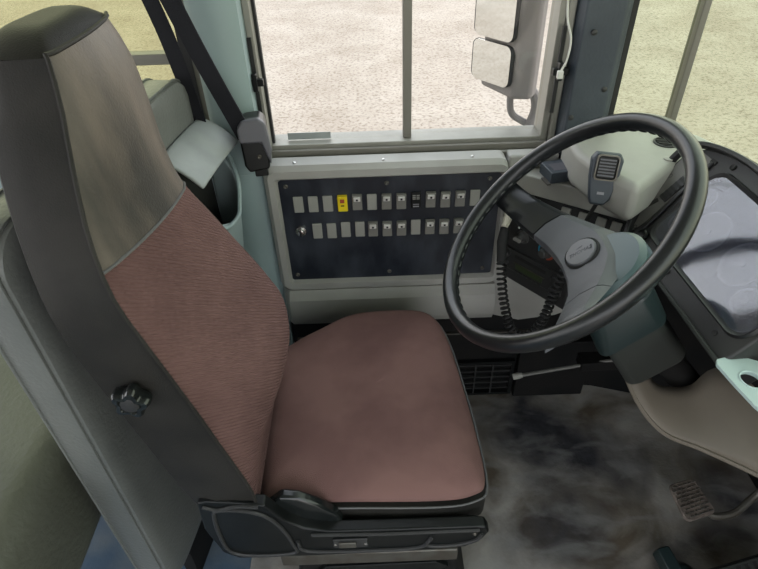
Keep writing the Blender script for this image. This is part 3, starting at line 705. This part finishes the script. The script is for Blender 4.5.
# cushion
def cush_loop(s_in, z, shift=0):
    # plan outline: rounded, narrower at the rear far corner
    P0 = [(-.225, .565), (-.19, .535), (-.05, .528), (.09, .524), (.150, .532), (.177, .560), (.176, .68), (.167, .80), (.155, .91), (.135, .985), (.10, 1.020), (.02, 1.030), (-.07, 1.020), (-.14, .975), (-.20, .93), (-.232, .88), (-.235, .72)]
    pts = catmull([(a, b, 0) for a, b in P0], 4, True); c = V((-.02, .775, 0)); out_ = []
    for p in pts:
        d = p-c; L = d.length; q = c+d*((L-s_in)/L); out_.append(V((q.x+shift, q.y, z)))
    return out_
def dome(lp, base, amp):
    return lp
lv = [(.012, .428), (.001, .436), (.0, .470), (.002, .492)]
sk = G().loft([cush_loop(a, b) for a, b in lv]).build('cushion_skirt', 'vinyl_dark', seat)
lv2 = [(.002, .493), (.004, .502), (.012, .514), (.03, .524), (.06, .531), (.10, .535), (.15, .537), (.19, .538)]
g = G(); LL = []
for a, b in lv2:
    lp = cush_loop(a, b)
    for p in lp:
        # slight crease undulation and a softly hollow seat, raised front roll
        p.z += (.006*math.sin((p.y-.5)*9)*min(1, a/.05)) + .010*max(0, (p.x-.02)/.15)*min(1, a/.04) - .012*math.exp(-((p.x+.1)**2+(p.y-.77)**2)/.02)*min(1, a/.06)
    LL.append(lp)
g.loft(LL)
cu = g.build('cushion', 'fabric_seat', seat, sub=1)
G().tube(cush_loop(-.0005, .4925), .0020, 6, closed=True).build('piping', 'piping', cu)
# black recliner cover beside the cushion corner
FN = F((0, .500, 0), (1, 0, 0), (0, 0, 1), (0, -1, 0))
cv = G().prism(F((0, .522, 0), (1, 0, 0), (0, 0, 1), (0, -1, 0)), [(-.205, .46), (-.20, .528), (-.175, .556), (-.145, .550), (-.115, .528), (-.085, .498), (-.075, .47), (-.10, .455)], -.012, .010)
cv.build('recliner_cover', 'plastic_gloss', seat, bevel=.008, seg=3)
# side valance
tr = [(-.300, .578), (-.286, .583), (-.245, .578), (-.195, .566), (-.17, .52), (-.14, .492), (-.10, .480), (.0, .478), (.15, .478), (.166, .474), (.173, .458), (.162, .432), (.135, .410), (.02, .400), (-.15, .397), (-.265, .398), (-.290, .420), (-.305, .50)]
va = G().prism(FN, tr, -.016, .006).build('side_valance', 'plastic_black', seat, bevel=.004, seg=3)
def rim(pts, r=.0035, c=True, name='valance_rib'): G().tube([FN.p(a, b, .0075) for a, b in [(q.x, q.y) for q in catmull([(a, b, 0) for a, b in pts], 5, c)]], r, 8, closed=c).build(name, 'gauge_panel', va)
rim([(-.27, .560), (-.225, .555), (-.195, .535), (-.175, .495), (-.165, .45), (-.165, .415), (-.24, .412), (-.275, .43), (-.282, .48), (-.280, .54)])
rim([(-.155, .455), (-.14, .420), (-.02, .415), (.055, .42), (.075, .455)], c=False)
rim([(.075, .452), (.068, .425), (.11, .422), (.150, .436), (.160, .458)], c=False)
rim([(-.13, .474), (0, .469), (.08, .470), (.155, .470)], c=False)
rim([(-.292, .572), (-.27, .562), (-.24, .570), (-.205, .566)], c=False)
lt = G().box((-.095, .430, .006), (-.035, .458, .010), FN).build('control_plate', 'gauge_panel', va, bevel=.002)
G().box((-.085, .436, .010), (-.055, .452, .014), FN).build('toggle', 'steel_worn', lt, bevel=.002)
for a in (-.091, -.039): G().lathe(FN, [(.003, .010), (.003, .0115)], 10, (a, .444)).build('screw', 'chrome', lt)
screw(FN, .148, .456, .006, .004, va, 'steel_worn')
# suspension base
G().box((-.26, .516, .365), (.135, 1.00, .43)).build('seat_pan', 'plastic_black', seat, bevel=.006)
G().box((-.20, .512, .325), (.128, .99, .3645)).build('slide_rail', 'steel_worn', seat, bevel=.004)
g = G(); g.prism(F((0, .53, 0), (1, 0, 0), (0, 0, 1), (0, -1, 0)), [(-.17, .3245), (.12, .3245), (.165, .12), (.17, .0008), (-.2, .0008), (-.2, .12)], -.42, 0)
g.build('suspension_base', 'lower_dark', seat, bevel=.01)
G().prism(F((0, .5295, 0), (1, 0, 0), (0, 0, 1), (0, -1, 0)), [(-.16, .25), (-.12, .30), (.09, .305), (.115, .285), (.10, .275), (-.10, .27), (-.14, .235)], 0, .010).build('suspension_lever', 'plastic_black', seat, bevel=.002)

# ---------------------------------------------------------------- barrier behind the seat, pouch, passenger seat
ba = thing('padded_barrier', 'tall grey vinyl padded barrier standing behind the driver seat', 'barrier', (-.5, .8, 0))
# slab: front at x=-.485.., vertical with rounded far corner; lies in the plane x = const
FBa = F((-.448, .550, 0), (.145, .989, 0), (0, 0, 1))
if FBa.n.x < 0: FBa.n = -FBa.n
def bar_loop(h, ins): return [FBa.p(a, b, h) for a, b in rrect(0+ins, .16+ins, .605-ins, 1.040-ins, .06, 8)]
G().loft([bar_loop(-.076, .012), bar_loop(-.072, .004), bar_loop(-.064, 0), bar_loop(-.014, 0), bar_loop(-.005, .004), bar_loop(-.001, .012), bar_loop(.0, .03)]).build('padding', 'vinyl_grey', ba)
for h in (-.066, -.012):
    G().tube([FBa.p(a, b, h) for a, b in rrect(-.0005, .1595, .6055, 1.0405, .06, 8)], .0028, 6, closed=True).build('piping', 'vinyl_grey', ba)
G().box((.10, .0008, -.055), (.58, .165, -.025), FBa).build('foot', 'lower_dark', ba)
po = thing('storage_pouch', 'pale grey vinyl pouch with open dark mouth hanging behind the seat by the window pillar', 'pouch', (-.34, 1.1, .6))
def pl(d, w0, w1, zs): return [FBa.p(w, z, h) for w, z, h in ((w0, zs[0], .001), (w0+.01, zs[1], d*.6), (w0+.03, zs[2], d*.95), ((w0+w1)/2, zs[3], d), (w1-.07, zs[4], d*.97), (w1-.04, zs[5], d*.9), (w1-.008, zs[6], d*.6), (w1, zs[7], .001))]
lo = [pl(.030, .41, .585, [.50]*8), pl(.055, .405, .59, [.58]*8), pl(.072, .40, .592, [.68]*8), pl(.078, .40, .594, [.76, .755, .745, .74, .745, .755, .76, .76]), pl(.086, .40, .596, [.90, .84, .79, .775, .79, .83, .875, .90])]
G().loft(lo, caps=False, closed=False).build('bag', 'wall_grey', po, solid=.005, sub=1)
G().tube(catmull(lo[-1], 5), .0045, 8).build('rim', 'pillar_blue', po)
G().box((.405, .5, .0006), (.592, .90, .003), FBa).build('liner', 'rubber', po)
fl = [[FBa.p(.395+.205*s_, .948-.040*t*t-.012*t+.004*math.sin(s_*PI), .0015+t*.076) for s_ in (0, .05, .25, .5, .75, .95, 1)] for t in (0, .15, .4, .7, .92, 1)]
G().loft(fl, caps=False, closed=False).build('flap', 'pale_vinyl', po, solid=.007, sub=1)

ps = thing('passenger_seat', 'olive grey vinyl passenger seat at the left edge behind the barrier', 'seat', (-.85, .85, 0))
g = G(); lo = []
for y, i in ((.36, .03), (.365, .012), (.38, 0), (.80, 0), (1.12, 0), (1.135, .012)):
    lo.append([V((a, y, b)) for a, b in rrect(-1.15+i, .34+i, -.555-i, .60-i, .05, 6)])
g.loft(lo).build('cushion', 'vinyl_olive', ps)
G().tube([(-.72, .60, .001), (-.72, .60, .36)], .018, 12).build('leg', 'lower_dark', ps)
G().tube([(-1.05, .60, .001), (-1.05, .60, .36)], .018, 12).build('leg', 'lower_dark', ps)

# ---------------------------------------------------------------- seat belt
sb = thing('seat_belt', 'black seat belt straps running down to the retractor on the window pillar', 'seat belt', (-.25, 1.12, .84))
def ribbon(pts, w0, th=.0015):
    pts = catmull(pts, 6); lo = []
    for i, p in enumerate(pts):
        a = V((1, .0, 0))*w0/2; b = V((0, th, .0004)); lo.append([p-a-b, p+a-b, p+a+b, p-a+b])
    return G().loft(lo)
ribbon([(-.44, 1.135, 1.45), (-.355, 1.12, 1.18), (-.313, 1.11, 1.06), (-.268, 1.09, .955), (-.256, 1.09, .92)], .036).build('strap', 'belt', sb)
ribbon([(-.475, 1.155, 1.45), (-.396, 1.135, 1.18), (-.371, 1.13, 1.06), (-.356, 1.125, .95), (-.350, 1.12, .90)], .030).build('strap', 'belt', sb)
FB = F((-.236, 1.06, .90), (1, .15, 0), (0, .12, 1), (.15, -1, .12))
G().prism(FB, [(-.028, -.030), (-.030, .045), (-.018, .058), (.014, .060), (.024, .050), (.027, .0), (.022, -.040), (-.02, -.045)], -.110, -.022).build('retractor_housing', 'plastic_black', sb, bevel=.005)
G().prism(FB, [(-.030, .020), (-.031, .050), (-.020, .064), (.014, .067), (.026, .056), (.031, .0), (.026, -.03), (.012, .018)], -.034, -.012).build('retractor_cover', 'gauge_face', sb, bevel=.005, seg=3)
G().prism(FB, [(-.012, -.065), (-.012, -.03), (.012, -.03), (.016, -.065)], -.100, -.05).build('bracket', 'plastic_black', sb, bevel=.003)
screw(FB, .004, -.012, -.0215, .005, sb)

# ---------------------------------------------------------------- black gadget box, radio microphone, cable on pillar
bx_ = thing('black_box', 'small black box lying on the pale ledge beside the dashboard', 'box', (.40, 1.155, .788))
FX = F((.408, 1.120, .7885), (.96, .18, 0), (-.18, .96, 0))
G().box((-.032, -.018, 0), (.036, .040, .026), FX).build('case', 'pillar_dark', bx_, bevel=.002)
G().box((-.022, -.008, .026), (.022, .024, .0266), FX).build('label_plate', 'gauge_face', bx_)
G().box((-.041, -.022, 0), (-.0325, .01, .003), FX).build('mount_tab', 'steel_worn', bx_); G().box((.0365, -.018, 0), (.046, -.004, .006), FX).build('mount_tab', 'steel_worn', bx_)

mic = thing('radio_microphone', 'black handheld radio microphone with coiled cord clipped beside the dashboard', 'microphone', (.44, 1.0, .82))
FM = F((.442, .985, .860), V((.95, -.22, -.05)), V((.06, .28, .95)))
FM.n = -FM.n if FM.n.y > 0 else FM.n
def ml(h, k):
    o = [(-.015, -.052), (.010, -.052), (.020, -.040), (.028, .010), (.030, .038), (.022, .050), (-.022, .050), (-.030, .038), (-.027, .0), (-.020, -.040)]
    return [FM.p(a*k, b*k, h) for a, b in o]
mb = G().loft([ml(-.016, .86), ml(-.013, .95), ml(-.004, 1), ml(.006, 1), ml(.012, .93)]).build('body', 'pillar_dark', mic, bevel=.003)
gr = G().box((-.018, .002, .011), (.018, .044, .016), FM).build('speaker_grille', 'rubber', mb, bevel=.004)
for k in range(6): G().box((-.015, .006+k*.006, .016), (.015, .009+k*.006, .0172), FM).build('slot', 'gauge_face', gr)
G().ringprism(FM, rrect(-.021, -.002, .021, .047, .007, 3), rrect(-.0185, .001, .0185, .0445, .006, 3), .011, .0185).build('chrome_frame', 'steel_worn', mb)
G().box((-.007, -.030, .012), (.006, -.025, .0135), FM).build('marking', 'tick', mb, smooth=False)
G().tube(catmull([(.436, .972, .812), (.432, .985, .775), (.425, .99, .740), (.405, .985, .70), (.402, .98, .66)], 6), .004, 8).build('cord', 'rubber', mic)
path = catmull([(.405, .975, .665), (.398, .968, .63), (.385, .965, .585), (.375, .962, .53), (.360, .965, .48), (.335, .97, .455), (.308, .985, .470), (.292, 1.00, .52), (.282, 1.02, .58), (.280, 1.04, .63)], 40)
coil = []; L = 0
tot = sum((path[i+1]-path[i]).length for i in range(len(path)-1)); prev = V((0, 1, 0))
turns = 36
rs = []
for i, p in enumerate(path):
    if i: L += (path[i]-path[i-1]).length
    t = (path[min(i+1, len(path)-1)]-path[max(i-1, 0)]).normalized(); a = (prev-t*prev.dot(t)).normalized(); prev = a; b = t.cross(a)
    th = 2*PI*turns*L/tot; coil.append(p+a*.0095*math.cos(th)+b*.0095*math.sin(th))
G().tube(coil, .0030, 6).build('coiled_cord', 'rubber', mic)
G().tube([(.280, 1.04, .625), (.284, 1.07, .66), (.296, 1.10, .685)], [.011, .012, .011], 12).build('strain_relief', 'rubber', mic)
G().tube([(.290, 1.09, .686), (.302, 1.11, .705), (.312, 1.12, .708)], [.008, .011, .010], 12).build('plug', 'cream', mic)

cb = thing('hanging_cable', 'thin white cable with connector hanging down the dark window pillar', 'cable', (.42, 1.17, 1.0))
G().tube(catmull([(.375, 1.175, 1.40), (.370, 1.17, 1.25), (.380, 1.172, 1.12), (.396, 1.173, 1.07), (.396, 1.174, 1.03), (.388, 1.175, 1.005)], 8), .0022, 8).build('wire', 'white_cable', cb)
G().box((.381, 1.170, .990), (.393, 1.180, 1.006)).build('connector', 'white_cable', cb, bevel=.002)
for x, z in ((.445, 1.075), (.43, .90), (.49, .96)):
    s_ = G().lathe(F((x, 1.187, z), (1, 0, 0), (0, 0, 1), (0, -1, 0)), [(.006, 0), (.006, .002), (.003, .004)], 12).build('pillar_bolt', 'gauge_panel')
    tag(s_, {1.075: 'small bolt on the dark pillar beside the white cable', .90: 'small bolt at the foot of the dark pillar by the window corner', .96: 'small bolt on the dark pillar nearer the windscreen'}[z], 'bolt')

# ---------------------------------------------------------------- outside mirrors
mi = thing('wing_mirror', 'two-panel wing mirror on a curved arm outside the driver window', 'mirror', (.45, 1.6, .72))
def mpan(z0, z1, nm):
    FMi = F((.334, 1.621, 0), V((.6, -.8, 0)), (0, 0, 1), V((-.8, -.6, 0)))
    pts = rrect(-.072, z0, .072, z1, .02, 5)
    G().prism(FMi, [(a*1.05, b) for a, b in pts], -.012, -.001).build('mirror_rim', 'rubber', mi, bevel=.003)
    G().prism(FMi, [(a*.96, b*.999+.001) for a, b in pts], -.001, .001).build(nm, 'mirror', mi)
mpan(.950, 1.26, 'mirror_glass'); mpan(.830, .940, 'mirror_glass')
G().loft([[V((x, y, z)) for x, y in ((.388, 1.56), (.44, 1.55), (.465, 1.59), (.455, 1.65), (.40, 1.70), (.34, 1.70), (.32, 1.69))] for z in (.80, .83, .95, 1.25)]).build('mirror_housing', 'mirror_shell', mi, bevel=.012, seg=3)
G().tube(catmull([(.40, 1.61, .82), (.395, 1.60, .785), (.405, 1.60, .745), (.44, 1.60, .72), (.50, 1.55, .70), (.56, 1.30, .69)], 6), .010, 10).build('arm', 'mirror_shell', mi)
G().tube(catmull([(.44, 1.60, .82), (.462, 1.60, .80), (.472, 1.60, .76), (.46, 1.59, .72), (.44, 1.58, .68)], 6), .014, 10).build('arm_brace', 'mirror_shell', mi)
